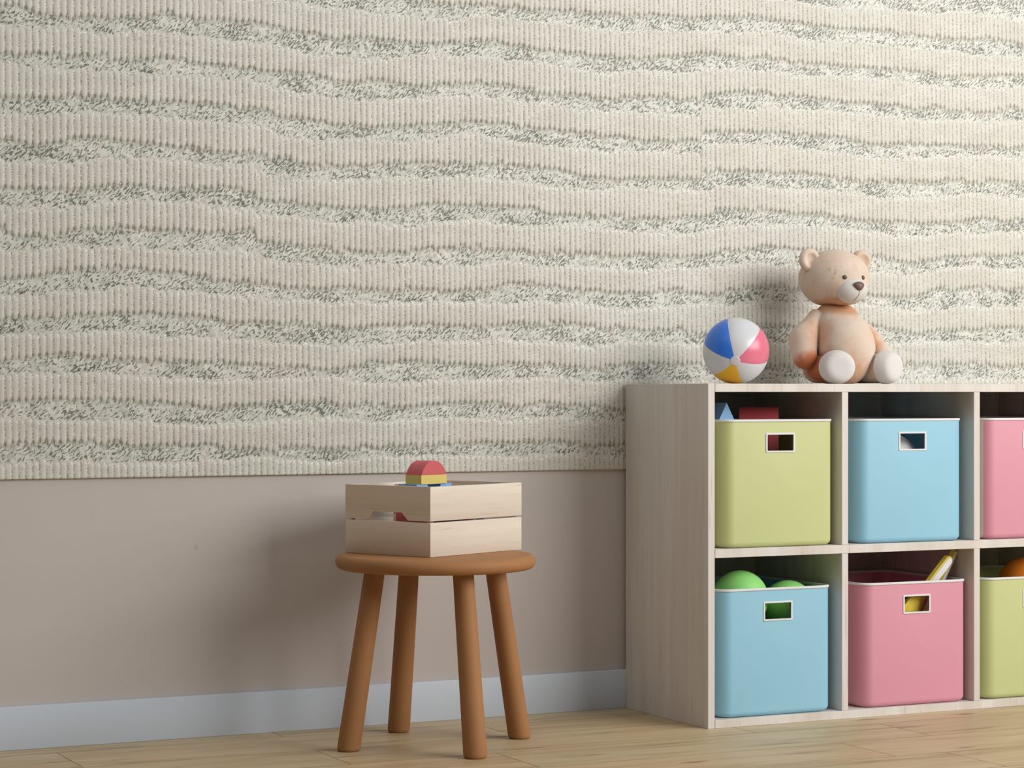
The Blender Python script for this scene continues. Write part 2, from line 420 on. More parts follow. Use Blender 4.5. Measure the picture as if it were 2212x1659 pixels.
# ------------------------------------------------------------------ ribbed wallpaper
BANDS = [
 ([(-1.491,1.7106),(-1.087,1.7291),(-0.765,1.7262),(-0.539,1.7061),(-0.060,1.7086),(0.326,1.7194),(0.429,1.7153),(0.532,1.7129),(0.637,1.7134),(0.779,1.7210),(0.852,1.7144),(0.999,1.7282),(1.092,1.7259),(1.192,1.7178)],[(-1.491,1.6621),(-1.087,1.6789),(-0.765,1.6713),(-0.563,1.6405),(-0.446,1.6399),(-0.356,1.6506),(-0.304,1.6464),(-0.213,1.6436),(-0.120,1.6490),(-0.025,1.6476),(0.103,1.6555),(0.234,1.6608),(0.395,1.6710),(0.463,1.6629),(0.602,1.6610),(0.743,1.6651),(0.815,1.6597),(0.925,1.6567),(1.074,1.6669),(1.192,1.6596)],),
 ([(-1.491,1.6136),(-1.293,1.6175),(-1.087,1.6135),(-0.928,1.6129),(-0.818,1.6121),(-0.706,1.6099),(-0.621,1.6043),(-0.537,1.6104),(-0.531,1.5975),(-0.446,1.6022),(-0.368,1.6227),(-0.304,1.6164),(-0.182,1.6128),(-0.025,1.6086),(0.136,1.6254),(0.300,1.6284),(0.395,1.6378),(0.497,1.6246),(0.637,1.6282),(0.743,1.6266),(0.852,1.6263),(0.999,1.6225),(1.092,1.6195),(1.192,1.6290)],[(-1.491,1.5630),(-1.353,1.5485),(-1.212,1.5562),(-1.135,1.5694),(-1.066,1.5629),(-0.928,1.5664),(-0.846,1.5567),(-0.734,1.5435),(-0.649,1.5493),(-0.563,1.5445),(-0.504,1.5418),(-0.446,1.5484),(-0.356,1.5652),(-0.304,1.5620),(-0.213,1.5503),(-0.057,1.5480),(0.039,1.5458),(0.168,1.5626),(0.300,1.5683),(0.395,1.5744),(0.497,1.5695),(0.584,1.5691),(0.672,1.5659),(0.779,1.5696),(0.925,1.5637),(1.074,1.5667),(1.192,1.5785)],),
 ([(-1.491,1.5201),(-1.353,1.5224),(-1.239,1.5191),(-1.161,1.5308),(-1.098,1.5263),(-0.975,1.5206),(-0.928,1.5199),(-0.832,1.5134),(-0.734,1.5041),(-0.621,1.5062),(-0.504,1.5136),(-0.386,1.5321),(-0.304,1.5211),(-0.182,1.5207),(-0.057,1.5091),(0.071,1.5198),(0.184,1.5240),(0.234,1.5327),(0.395,1.5399),(0.532,1.5367),(0.779,1.5458),(0.797,1.5380),(0.925,1.5337),(1.074,1.5333),(1.192,1.5494)],[(-1.491,1.4624),(-1.353,1.4665),(-1.290,1.4655),(-1.212,1.4643),(-1.122,1.4764),(-1.082,1.4688),(-0.928,1.4631),(-0.832,1.4613),(-0.734,1.4463),(-0.592,1.4535),(-0.504,1.4507),(-0.431,1.4645),(-0.304,1.4639),(-0.213,1.4529),(-0.088,1.4490),(0.039,1.4590),(0.168,1.4607),(0.211,1.4603),(0.217,1.4749),(0.395,1.4851),(0.567,1.4804),(0.743,1.4756),(0.852,1.4726),(1.074,1.4757),(1.192,1.4882)],),
 ([(-1.491,1.4415),(-1.353,1.4366),(-1.212,1.4379),(-1.109,1.4366),(-0.928,1.4399),(-0.860,1.4232),(-0.734,1.4069),(-0.621,1.4107),(-0.534,1.4209),(-0.416,1.4330),(-0.304,1.4312),(-0.213,1.4227),(-0.088,1.4171),(0.071,1.4187),(0.211,1.4220),(0.217,1.4408),(0.395,1.4477),(0.602,1.4560),(0.743,1.4460),(0.925,1.4466),(1.192,1.4545)],[(-1.491,1.3691),(-1.353,1.3757),(-1.212,1.3774),(-1.066,1.3831),(-0.928,1.3753),(-0.860,1.3609),(-0.734,1.3583),(-0.649,1.3482),(-0.563,1.3580),(-0.446,1.3721),(-0.304,1.3740),(-0.182,1.3666),(-0.057,1.3590),(0.071,1.3541),(0.211,1.3609),(0.217,1.3811),(0.395,1.3900),(0.602,1.3916),(0.708,1.3762),(0.925,1.3836),(1.192,1.3902)],),
 ([(-1.491,1.3347),(-1.404,1.3357),(-1.316,1.3491),(-1.239,1.3508),(-1.135,1.3463),(-1.056,1.3403),(-0.928,1.3392),(-0.846,1.3226),(-0.734,1.3203),(-0.621,1.3205),(-0.504,1.3288),(-0.416,1.3440),(-0.304,1.3359),(-0.182,1.3281),(-0.057,1.3229),(0.071,1.3260),(0.211,1.3297),(0.217,1.3527),(0.395,1.3583),(0.532,1.3561),(0.672,1.3421),(0.815,1.3426),(0.925,1.3536),(1.036,1.3647),(1.192,1.3596)],[(-1.491,1.2832),(-1.404,1.2751),(-1.316,1.2893),(-1.239,1.2918),(-1.135,1.2854),(-1.042,1.2796),(-0.928,1.2746),(-0.846,1.2680),(-0.734,1.2572),(-0.563,1.2700),(-0.446,1.2806),(-0.304,1.2787),(-0.182,1.2758),(-0.088,1.2604),(0.039,1.2601),(0.211,1.2672),(0.217,1.2874),(0.395,1.2949),(0.567,1.2935),(0.672,1.2832),(0.852,1.2846),(1.036,1.2981),(1.192,1.2953)],),
 ([(-1.491,1.2341),(-1.353,1.2352),(-1.239,1.2541),(-1.135,1.2550),(-1.029,1.2470),(-0.929,1.2539),(-0.923,1.2335),(-0.818,1.2249),(-0.678,1.2280),(-0.534,1.2393),(-0.416,1.2468),(-0.304,1.2406),(-0.151,1.2303),(-0.088,1.2300),(0.039,1.2377),(0.234,1.2368),(0.251,1.2517),(0.395,1.2575),(0.532,1.2542),(0.637,1.2524),(0.743,1.2417),(0.925,1.2485),(1.036,1.2618),(1.192,1.2585)],[(-1.491,1.1801),(-1.353,1.1805),(-1.239,1.1950),(-1.109,1.1977),(-0.929,1.1919),(-0.923,1.1702),(-0.832,1.1722),(-0.734,1.1627),(-0.649,1.1657),(-0.504,1.1815),(-0.386,1.1831),(-0.304,1.1807),(-0.213,1.1702),(-0.088,1.1662),(0.071,1.1660),(0.240,1.1802),(0.251,1.1976),(0.395,1.1970),(0.567,1.1913),(0.708,1.1813),(0.925,1.1855),(1.074,1.2025),(1.192,1.2004)],),
 ([(-1.491,1.1383),(-1.366,1.1403),(-1.290,1.1555),(-1.213,1.1633),(-1.082,1.1605),(-1.002,1.1558),(-0.929,1.1558),(-0.923,1.1431),(-0.818,1.1415),(-0.734,1.1312),(-0.649,1.1366),(-0.563,1.1235),(-0.504,1.1414),(-0.386,1.1480),(-0.304,1.1371),(-0.120,1.1430),(0.039,1.1341),(0.201,1.1334),(0.267,1.1525),(0.395,1.1595),(0.567,1.1650),(0.743,1.1529),(0.852,1.1473),(0.999,1.1608),(1.192,1.1697)],[(-1.491,1.0892),(-1.391,1.0849),(-1.316,1.0972),(-1.213,1.1029),(-1.082,1.1020),(-0.929,1.1016),(-0.923,1.0811),(-0.818,1.0789),(-0.734,1.0681),(-0.563,1.0648),(-0.446,1.0814),(-0.304,1.0799),(-0.088,1.0775),(0.039,1.0781),(0.234,1.0804),(0.284,1.0960),(0.395,1.1076),(0.567,1.1037),(0.708,1.0928),(0.852,1.0846),(0.999,1.1004),(1.192,1.1085)],),
 ([(-1.491,1.0475),(-1.429,1.0492),(-1.366,1.0633),(-1.239,1.0644),(-1.109,1.0579),(-0.948,1.0572),(-0.874,1.0410),(-0.734,1.0340),(-0.592,1.0428),(-0.446,1.0437),(-0.304,1.0527),(-0.088,1.0470),(0.039,1.0444),(0.201,1.0511),(0.395,1.0702),(0.708,1.0544),(0.852,1.0488),(0.962,1.0723),(1.192,1.0748)],[(-1.491,0.9886),(-1.391,0.9982),(-1.316,1.0074),(-1.213,1.0173),(-1.109,1.0096),(-0.948,1.0004),(-0.846,0.9845),(-0.706,0.9820),(-0.563,0.9849),(-0.386,0.9830),(-0.304,1.0009),(-0.182,0.9952),(-0.025,0.9872),(0.103,0.9925),(0.300,0.9992),(0.395,1.0097),(0.743,0.9960),(0.852,0.9921),(0.999,1.0189),(1.192,1.0197)],),
 ([(-1.491,0.9566),(-1.417,0.9581),(-1.341,0.9694),(-1.187,0.9725),(-1.082,0.9695),(-0.928,0.9596),(-0.790,0.9490),(-0.678,0.9536),(-0.504,0.9566),(-0.304,0.9573),(-0.120,0.9633),(0.007,0.9459),(0.168,0.9598),(0.395,0.9722),(0.708,0.9717),(0.852,0.9562),(0.999,0.9736),(1.192,0.9738)],[(-1.491,0.9026),(-1.417,0.9012),(-1.341,0.9172),(-1.161,0.9199),(-1.056,0.9164),(-0.975,0.9021),(-0.928,0.9053),(-0.790,0.8993),(-0.706,0.8925),(-0.621,0.9042),(-0.386,0.9045),(-0.304,0.9110),(-0.120,0.9107),(0.007,0.8984),(0.168,0.9032),(0.395,0.9146),(0.743,0.9161),(0.852,0.8995),(0.999,0.9193),(1.192,0.9217)],),
 ([(-1.491,0.8707),(-1.366,0.8771),(-1.239,0.8810),(-1.082,0.8727),(-0.928,0.8640),(-0.762,0.8552),(-0.678,0.8559),(-0.563,0.8650),(-0.304,0.8729),(-0.088,0.8612),(0.039,0.8708),(0.201,0.8667),(0.395,0.8713),(0.797,0.8751),(0.925,0.8823),(1.192,0.8819)],[(-1.491,0.8167),(-1.366,0.8299),(-1.239,0.8233),(-1.056,0.8168),(-0.928,0.8124),(-0.734,0.8003),(-0.649,0.8165),(-0.504,0.8227),(-0.356,0.8073),(-0.304,0.8212),(-0.088,0.8058),(0.071,0.8205),(0.201,0.8184),(0.395,0.8166),(0.815,0.8188),(0.999,0.8257),(1.192,0.8207)],),
 ([(-1.491,0.7872),(-1.366,0.7926),(-1.290,0.7929),(-1.161,0.7833),(-0.948,0.7762),(-0.928,0.7788),(-0.790,0.7870),(-0.592,0.7690),(-0.446,0.7800),(-0.304,0.7820),(-0.178,0.7845),(-0.076,0.7757),(0.002,0.7805),(0.326,0.7799),(0.736,0.7855),(1.192,0.7818)],[(-1.491,0.7308),(-1.366,0.7380),(-1.213,0.7328),(-1.056,0.7172),(-0.928,0.7246),(-0.734,0.7267),(-0.592,0.7158),(-0.446,0.7261),(-0.304,0.7260),(-0.178,0.7235),(-0.050,0.7164),(0.326,0.7142),(1.192,0.7141)],),
 ([(-1.491,0.6964),(-1.341,0.6907),(-1.187,0.6873),(-0.975,0.6797),(-0.928,0.6832),(-0.762,0.6954),(-0.621,0.6814),(-0.475,0.6940),(-0.304,0.6880),(-0.204,0.6897),(-0.076,0.6800),(0.326,0.6802),(1.192,0.6815)],[(-1.491,0.6399),(-1.366,0.6486),(-1.213,0.6396),(-1.056,0.6278),(-0.928,0.6316),(-0.706,0.6240),(-0.475,0.6322),(-0.304,0.6366),(-0.178,0.6354),(-0.076,0.6207),(0.326,0.6214),(1.192,0.6210)],),
 ([(-1.491,0.6007),(-1.316,0.6032),(-1.161,0.5986),(-0.928,0.6058),(-0.734,0.5954),(-0.534,0.6088),(-0.304,0.6008),(-0.153,0.6034),(0.002,0.5969),(0.326,0.5953),(1.192,0.5847)],[(-1.491,0.5507),(0.003,0.5430),(1.192,0.5254)],),
]

def build_wallpaper():
    X0, X1, Z0, Z1 = -2.35, 2.05, 0.5678, 2.25
    dx, dz = 0.00225, 0.0030
    nx = int((X1 - X0) / dx) + 1; nz = int((Z1 - Z0) / dz) + 1
    xs = np.linspace(X0, X1, nx); zs = np.linspace(Z0, Z1, nz)
    # rib phase: the ribs get finer from left to right
    per = np.interp(xs, [-2.4, -1.49, -1.0, -0.45, 0.3, 2.1], [0.0150, 0.0150, 0.0142, 0.0136, 0.0132, 0.0128])
    ph = np.cumsum(dx / per); ph += 0.06 * np.sin(xs * 9.0) + 0.05 * np.sin(xs * 31.0 + 1.0)
    ribid = np.floor(ph).astype(int)
    curves = []
    for t, b in BANDS:
        t = np.array(t); b = np.array(b)
        curves.append((np.interp(xs, t[:, 0], t[:, 1]), np.interp(xs, b[:, 0], b[:, 1])))
    # the pattern carries on above the traced bands
    per_z = 0.107
    base_t, base_b = curves[0]; up = []
    for k in range(1, 6):
        w = 0.012 * np.sin(xs * 5.1 + k * 1.7) + 0.006 * np.sin(xs * 13 + k)
        up.insert(0, (base_t + per_z * k + w, base_b + per_z * k + w))
    curves = up + curves
    nb = int(ribid.max()) + 2
    ZZ = zs[:, None]
    env = np.zeros((nz, nx)); foot = np.zeros((nz, nx)); crest = np.zeros((nz, nx)); valley = np.ones((nz, nx))
    for ct, cb in curves:
        jt = rng.normal(0, 0.0021, nb); jb = rng.normal(0, 0.0027, nb)
        # slow steps of a few ribs at a time
        for _ in range(40):
            i = rng.randint(0, nb - 8); n = rng.randint(3, 8)
            jt[i:i + n] += rng.normal(0, 0.0022); jb[i:i + n] += rng.normal(0, 0.0028)
        # each rib end is rounded: the ends reach further on the rib's axis
        fr = ph - np.floor(ph)
        rnd_end = np.sqrt(np.clip(1 - ((fr - 0.5) / 0.5) ** 2, 0, 1))
        T = (ct + jt[ribid] + 0.0050 * (rnd_end - 0.5))[None, :]
        Bt = (cb + jb[ribid] - 0.0085 * (rnd_end - 0.6))[None, :]
        h = T - Bt
        u = (ZZ - Bt) / h
        inside = (u > -0.05) & (u < 1.05)
        up_ = np.clip((ZZ - Bt) / 0.006, 0, 1); dn = np.clip((T - ZZ) / 0.010, 0, 1)
        up_ = up_ * up_ * (3 - 2 * up_); dn = dn * dn * (3 - 2 * dn)
        e = up_ * dn * (1.0 - 0.50 * np.clip(u, 0, 1) ** 1.6)
        env = np.maximum(env, np.where(inside, e, 0))
        d = np.abs(ZZ - (Bt + 0.0008)); foot = np.maximum(foot, np.clip(1.15 - d / 0.0085, 0, 1))
        d = T - ZZ; crest = np.maximum(crest, np.where((d > -0.002) & (d < 0.010), 1 - np.abs(d - 0.003) / 0.008, 0))
        vb = np.clip((ZZ - Bt) / 0.004, -1, 1); vt = np.clip((T - ZZ) / 0.004, -1, 1)
        ins = np.clip(0.5 + 0.5 * np.minimum(vb, vt), 0, 1)
        valley = np.minimum(valley, 1 - ins)
    fr = ph - np.floor(ph)
    ribp = np.sqrt(np.clip(1 - ((fr - 0.5) / 0.53) ** 2, 0, 1))
    amp = 0.85 + 0.3 * rng.rand(nb)
    prof = (0.15 + 0.85 * ribp * amp[ribid])[None, :]
    # hammered relief in the valleys
    def vnoise(cx, cz, seed, rot=0.0):
        r = np.random.RandomState(seed); G = r.rand(256, 256)
        c, s = math.cos(rot), math.sin(rot)
        XX, Z_ = np.meshgrid(xs, zs)
        a = (XX * c + Z_ * s) / cx; b = (-XX * s + Z_ * c) / cz
        ia = np.floor(a).astype(int); ib = np.floor(b).astype(int)
        fa = a - ia; fb = b - ib; fa = fa * fa * (3 - 2 * fa); fb = fb * fb * (3 - 2 * fb)
        g = lambda p, q: G[p % 256, q % 256]
        return (g(ia, ib) * (1 - fa) + g(ia + 1, ib) * fa) * (1 - fb) + (g(ia, ib + 1) * (1 - fa) + g(ia + 1, ib + 1) * fa) * fb
    dent = vnoise(0.016, 0.007, 3, math.radians(45)) * 0.6 + vnoise(0.008, 0.006, 5, math.radians(40)) * 0.4
    H = 0.0029 * env * prof + valley * 0.0016 * dent
    XX, Z_ = np.meshgrid(xs, zs)
    Y = 0.0085 - H
    co = np.stack([XX, Y, Z_], -1).reshape(-1, 3).astype(np.float32)
    idx = np.arange(nx * nz).reshape(nz, nx)
    q = np.stack([idx[:-1, :-1], idx[:-1, 1:], idx[1:, 1:], idx[1:, :-1]], -1).reshape(-1, 4)
    nv = co.shape[0]
    # the cut bottom edge turns back to the wall
    low = co[:nx].copy(); low[:, 1] = 0.0119
    co = np.concatenate([co, low])
    bi = np.arange(nx) + nv
    q2 = np.stack([bi[:-1], bi[1:], idx[0, 1:], idx[0, :-1]], -1)
    q = np.concatenate([q, q2]).astype(np.int32)
    me = bpy.data.meshes.new('wallpaper')
    me.vertices.add(len(co)); me.vertices.foreach_set('co', co.ravel())
    me.loops.add(q.size); me.loops.foreach_set('vertex_index', q.ravel())
    me.polygons.add(len(q)); me.polygons.foreach_set('loop_start', np.arange(len(q), dtype=np.int32) * 4)
    me.update(calc_edges=True)
    def attr(nm, arr):
        full = np.concatenate([arr.ravel(), arr[0]]).astype(np.float32)
        a = me.attributes.new(nm, 'FLOAT', 'POINT'); a.data.foreach_set('value', full)
    attr('rib', np.broadcast_to(ph[None, :], (nz, nx))); attr('valley', valley); attr('foot', foot); attr('crest', crest)
    o = link_mesh('wallpaper', me, M['wallpaper'])
    return tag(o, 'cream wallpaper with wavy ribbed bands and speckled grey valleys covering the upper wall', 'wallpaper')
build_wallpaper()

# ------------------------------------------------------------------ cube shelf
HS = 0.7705
shelf = tag(empty('cube_shelf', (0, 0, 0)), 'pale whitewashed wooden cube shelf standing against the wall at the right', 'shelf')
CELLS = [(0.0178, 0.3575), (0.3750, 0.7324), (0.7501, 1.1000)]
def board(name, d, bev=0.0006):
    return box_obj(name, d, M['shelf'], shelf, bevel=bev, seg=1)
board('side_panel', (0.0, 0.0174, -0.38, -0.0005, 0.0, HS))
board('side_panel', (1.1002, 1.118, -0.38, -0.0005, 0.0, HS))
board('top_board', (0.0183, 1.0998, -0.38, -0.0005, 0.7520, HS))
board('middle_shelf', (0.0183, 1.0998, -0.38, -0.006, 0.3806, 0.4000))
board('bottom_board', (0.0183, 1.0998, -0.38, -0.006, 0.0, 0.0186))
for z0, z1 in ((0.0189, 0.3803), (0.4003, 0.7517)):
    for x0, x1 in ((0.3577, 0.3748), (0.7326, 0.7499)):
        board('divider', (x0, x1, -0.38, -0.006, z0, z1))
board('back_panel', (0.0183, 1.0998, -0.0055, -0.0008, 0.0, 0.7518))

# ------------------------------------------------------------------ storage bins
def rrect(x0, x1, y0, y1, r, z, n=8):
    pts = []
    for cx, cy, a0 in ((x1 - r, y1 - r, 0), (x0 + r, y1 - r, 90), (x0 + r, y0 + r, 180), (x1 - r, y0 + r, 270)):
        for k in range(n + 1):
            a = math.radians(a0 + 90 * k / n)
            pts.append(Vector((cx + r * math.cos(a), cy + r * math.sin(a), z)))
    return pts

BW, BD, BH = 0.3005, 0.326, 0.289
def bin_body_mesh():
    """open box with round corners, its handle slot cut through the front wall"""
    bm = bmesh.new()
    R, rb, t = 0.031, 0.013, 0.003
    rings = []
    for k in range(7):                                   # outer, bottom fillet upwards
        a = math.pi / 2 * k / 6
        ins = rb * (1 - math.sin(a)); z = rb * (1 - math.cos(a))
        rings.append(rrect(ins, BW - ins, ins, BD - ins, max(R - ins * .6, .006), z))
    rings.append(rrect(0, BW, 0, BD, R, BH - 0.001))
    rings.append(rrect(t, BW - t, t, BD - t, R - t, BH - 0.001))
    rings.append(rrect(t, BW - t, t, BD - t, R - t, rb))
    rings.append(rrect(rb, BW - rb, rb, BD - rb, R - t - .006, t + .001))
    loft(bm, rings, True, True, True)
    bmesh.ops.recalc_face_normals(bm, faces=bm.faces)
    me = bpy.data.meshes.new('body'); bm.to_mesh(me); bm.free()
    body = bpy.data.objects.new('tmp_body', me); col.objects.link(body)
    bc = bmesh.new(); add_box(bc, BW / 2 - .0345, BW / 2 + .0345, -0.02, 0.02, BH - .0705, BH - .0345)
    mc = bpy.data.meshes.new('cut'); bc.to_mesh(mc); bc.free()
    cut = bpy.data.objects.new('tmp_cut', mc); col.objects.link(cut)
    md = body.modifiers.new('b', 'BOOLEAN'); md.operation = 'DIFFERENCE'; md.object = cut; md.solver = 'EXACT'
    dg = bpy.context.evaluated_depsgraph_get(); dg.update()
    out = bpy.data.meshes.new_from_object(body.evaluated_get(dg))
    out.name = 'bin_body'
    bpy.data.objects.remove(body); bpy.data.objects.remove(cut)
    return out
BIN_ME = bin_body_mesh()

def rim_mesh():
    bm = bmesh.new(); R = 0.031; z0, z1 = BH - 0.0052, BH + 0.0006
    o, i = 0.0022, 0.0048
    rg = []
    for e, z in ((0.0, z0), (o * .6, z0 + .0002), (o, z0 + .0014), (o, z1 - .0012), (o * .5, z1), (-i + .001, z1), (-i, z1 - .001), (-i, z0)):
        rg.append(rrect(-e, BW + e, -e, BD + e, R + e, z))
    loft(bm, rg, True)
    # close the underside between the inner and the outer edge
    bm.verts.ensure_lookup_table()
    n = len(rg[0]); a = bm.verts[:n]; b = bm.verts[-n:]
    for k in range(n):
        j = (k + 1) % n
        bm.faces.new((a[k], b[k], b[j], a[j]))
    bmesh.ops.recalc_face_normals(bm, faces=bm.faces)
    me = bpy.data.meshes.new('rim'); bm.to_mesh(me); bm.free(); return me
RIM_ME = rim_mesh(); RIM_ME.materials.append(M['white'])

def slot_frame_mesh():
    bm = bmesh.new()
    cx, zc = BW / 2, BH - .0525
    def rect(w, h, y, r): return [Vector((p.x, y, p.y)) for p in rrect(cx - w, cx + w, zc - h, zc + h, r, 0, 3)]
    W, Hh, w, h = .0392, .0222, .0345, .018
    rg = [rect(W, Hh, 0.0005, .003), rect(W, Hh, -0.0012, .003), rect(W - .0008, Hh - .0008, -0.0018, .0025),
          rect(w + .0006, h + .0006, -0.0018, .0008), rect(w, h, -0.0010, .0006), rect(w, h, 0.0036, .0006), rect(w + .003, h + .003, 0.0036, .0006)]
    loft(bm, rg, True)
    bmesh.ops.recalc_face_normals(bm, faces=bm.faces)
    me = bpy.data.meshes.new('handle_frame'); bm.to_mesh(me); bm.free(); return me
FRAME_ME = slot_frame_mesh(); FRAME_ME.materials.append(M['white'])

def make_bin(x, z, mat, label):
    t = tag(empty('storage_bin', (x, -0.372, z)), label, 'storage bin', 'storage bins in the cube shelf')
    me = BIN_ME.copy(); me.materials.clear()
    b = link_mesh('body', me, M[mat], t, autosmooth=30)
    for nm, m in (('rim', RIM_ME), ('handle_frame', FRAME_ME)):
        o = link_mesh(nm, m, [], t, autosmooth=30)
        if nm == 'rim': o['label'] = 'thin white rim'
        else: o['label'] = 'white frame around the slot'
    return t
ZU, ZL = 0.4002, 0.0188
make_bin(0.0450, ZU, 'lime', 'lime green plastic bin in the upper left shelf cell holding red and blue blocks')
make_bin(0.4100, ZU, 'blue', 'sky blue plastic bin in the upper middle shelf cell, white ball behind its slot')
make_bin(0.7720, ZU, 'pink_grey', 'pink plastic bin with a pale grey flank in the upper right shelf cell')
make_bin(0.0385, ZL, 'blue', 'sky blue plastic bin in the lower left shelf cell holding green balls')
make_bin(0.4225, ZL, 'pink', 'pink plastic bin in the lower middle shelf cell with yellow toy spades')
make_bin(0.7725, ZL, 'lime', 'lime green plastic bin in the lower right shelf cell holding an orange ball')

# ------------------------------------------------------------------ plain balls in the bins
def ball(name, x, y, z, r, mat, label, group=None):
    bm = bmesh.new()
    bmesh.ops.create_uvsphere(bm, u_segments=64, v_segments=40, radius=r)
    o = bm_obj(name, bm, M[mat], autosmooth=None)
    o.location = (x, y, z)
    return tag(o, label, 'ball', group)
ball('toy_ball', 0.1325, -0.3015, 0.2795, 0.0645, 'green', 'larger showing green ball rising out of the lower left blue bin', 'green balls in the blue bin')
ball('toy_ball', 0.2660, -0.2950, 0.2530, 0.0632, 'green', 'green ball sunk lower in the lower left blue bin, nearer its right corner', 'green balls in the blue bin')
ball('toy_ball', 0.9760, -0.2700, 0.2753, 0.0700, 'orange', 'orange ball in the lime bin at the right edge of the photo')
ball('toy_ball', 0.5520, -0.2700, 0.5700, 0.0880, 'ball_white', 'white ball seen through the slot of the upper blue bin')

# ------------------------------------------------------------------ blocks in the lime bin
def block(name, pts, d0, d1, mat, label, axis='y', loc=(0, 0, 0), rz=0, bev=0.0008, group=None):
    bm = bmesh.new(); prism(bm, pts, d0, d1, axis, bev)
    o = bm_obj(name, bm, M[mat], autosmooth=32)
    o.location = loc; o.rotation_euler = (0, 0, rz)
    return tag(o, label, 'toy block', group)
block('toy_block', [(-0.040, 0), (0.040, 0), (0, 0.074)], 0, 0.12, 'blue_block', 'blue triangular toy block at the left in the upper lime bin', loc=(0.0962, -0.302, 0.653), rz=math.radians(3))
arc = [(-0.05 * math.cos(math.pi * k / 24), 0.05 * math.sin(math.pi * k / 24)) for k in range(25)]
a_r = math.radians(-31)
block('toy_block', [(-0.045, -0.13)] + [(p * 0.9, q * 0.9) for p, q in arc] + [(0.045, -0.13)], 0, 0.0905, 'red_block', 'red round-topped toy block standing in the upper lime bin', axis='x', loc=(0.2365 - 0.0453 * math.cos(a_r), -0.215 - 0.0453 * math.sin(a_r), 0.6718), rz=a_r)

# ------------------------------------------------------------------ toy spades in the pink bin
def spade(tip, low, roll, w, L, label):
    """local: handle along +z with its tip at z = 0, broad side facing -y"""
    t = tag(empty('toy_spade', tip), label, 'toy spade', 'toy spades in the pink bin')
    zz = (Vector(tip) - Vector(low)).normalized()
    yy = Vector((0, 1, 0)); yy = (yy - zz * yy.dot(zz)).normalized(); xx = yy.cross(zz)
    R = Matrix((xx, yy, zz)).transposed() @ Matrix.Rotation(roll, 3, 'Z')
    t.rotation_euler = R.to_euler()
    def stadium(w, z0, z1, n=10):
        return [(-w, z0), (w, z0)] + [(w * math.cos(math.pi * k / n), z1 - w + w * math.sin(math.pi * k / n)) for k in range(n + 1)]
    bm = bmesh.new(); prism(bm, stadium(w, -L - 0.004, 0), -0.0060, 0.0050, 'y', 0.0014)
    bm_obj('handle', bm, M['toy_yellow'], t, autosmooth=40)
    bm = bmesh.new(); prism(bm, stadium(w * 0.72, -L + 0.006, -w * 0.32), -0.0088, -0.0052, 'y', 0.0010)
    o = bm_obj('inlay', bm, M['white'], t, autosmooth=40); o['label'] = 'white handle inlay'
    bl = [(-w, 0), (-0.025, -0.024), (-0.027, -0.058), (-0.016, -0.075), (0, -0.080), (0.016, -0.075), (0.027, -0.058), (0.025, -0.024), (w, 0)]
    bm = bmesh.new(); prism(bm, [(a, b - L) for a, b in bl], -0.004, 0.004, 'y', 0.0012)
    bm_obj('blade', bm, M['toy_yellow'], t, autosmooth=40)
    return t
spade((0.6900, -0.343, 0.3600), (0.6354, -0.343, 0.3030), math.radians(14), 0.0120, 0.118, 'yellow toy spade with a wide white inlay, front one in the lower pink bin')
spade((0.7262, -0.3130, 0.3745), (0.6850, -0.3130, 0.3022), math.radians(38), 0.0078, 0.175, 'yellow toy spade seen edge-on behind the wider one, reaching highest')

# ------------------------------------------------------------------ beach ball
def beach_ball(loc, r):
    # orthonormal view axes at the ball
    vd = (Vector(loc) - cam.location); vd.z = 0; vd.normalize()
    right = Vector((vd.y, -vd.x, 0)); up = Vector((0, 0, 1)); tow = -vd
    pole = (right * -0.021 + up * -0.322 + tow * 0.947).normalized()
    # azimuth zero = image right, seen looking at the pole
    ax = (right - pole * right.dot(pole)).normalized(); ay = pole.cross(ax)
    n, m = 96, 48
    bm = bmesh.new()
    mats = [M['ball_white'], M['ball_blue'], M['ball_white'], M['ball_yellow'], M['ball_white'], M['ball_pink']]
    rot = Matrix((ax, ay, pole)).transposed()
    off = math.radians(44)
    rings = []
    for i in range(m + 1):
        th = math.pi * (0.5 + i) / (m + 1) if False else math.pi * i / m
        ring = []
        for j in range(n):
            ph = 2 * math.pi * j / n
            seam = abs(((ph / (math.pi / 3)) % 1.0)); seam = min(seam, 1 - seam)
            rr = r * (1 - 0.012 * math.exp(-(seam / 0.045) ** 2) * math.sin(th))
            ring.append(Vector((rr * math.sin(th) * math.cos(ph + off), rr * math.sin(th) * math.sin(ph + off), rr * math.cos(th))))
        rings.append(ring)
    top = bm.verts.new((0, 0, r)); bot = bm.verts.new((0, 0, -r))
    vr = [[bm.verts.new(p) for p in ring] for ring in rings[1:-1]]
    for j in range(n):
        k = (j + 1) % n
        fs = [bm.faces.new((top, vr[0][j], vr[0][k])), bm.faces.new((bot, vr[-1][k], vr[-1][j]))]
        for a, b in zip(vr[:-1], vr[1:]): fs.append(bm.faces.new((a[j], b[j], b[k], a[k])))
        for f in fs: f.material_index = int(j // (n / 6))
    me = bpy.data.meshes.new('beach_ball'); bm.to_mesh(me); bm.free()
    o = link_mesh('beach_ball', me, mats)
    o.matrix_world = Matrix.Translation(loc) @ rot.to_4x4()
    tag(o, 'small beach ball with blue, pink, yellow and white panels on top of the shelf', 'beach ball')
    bm = bmesh.new()
    prof = [(0.0001, r * 1.012)]
    for k in range(9):
        a = math.radians(8.2 * (k + 1) / 9); prof.append((r * 1.010 * math.sin(a), r * 1.010 * math.cos(a)))
    a = math.radians(8.6); prof.append((r * math.sin(a), r * 0.998 * math.cos(a)))
    lathe(bm, prof, 48, False, False)
    c = bm_obj('end_cap', bm, M['ball_white'], o, autosmooth=None)
    return o
beach_ball((0.1835, -0.20, 0.8482), 0.0775)

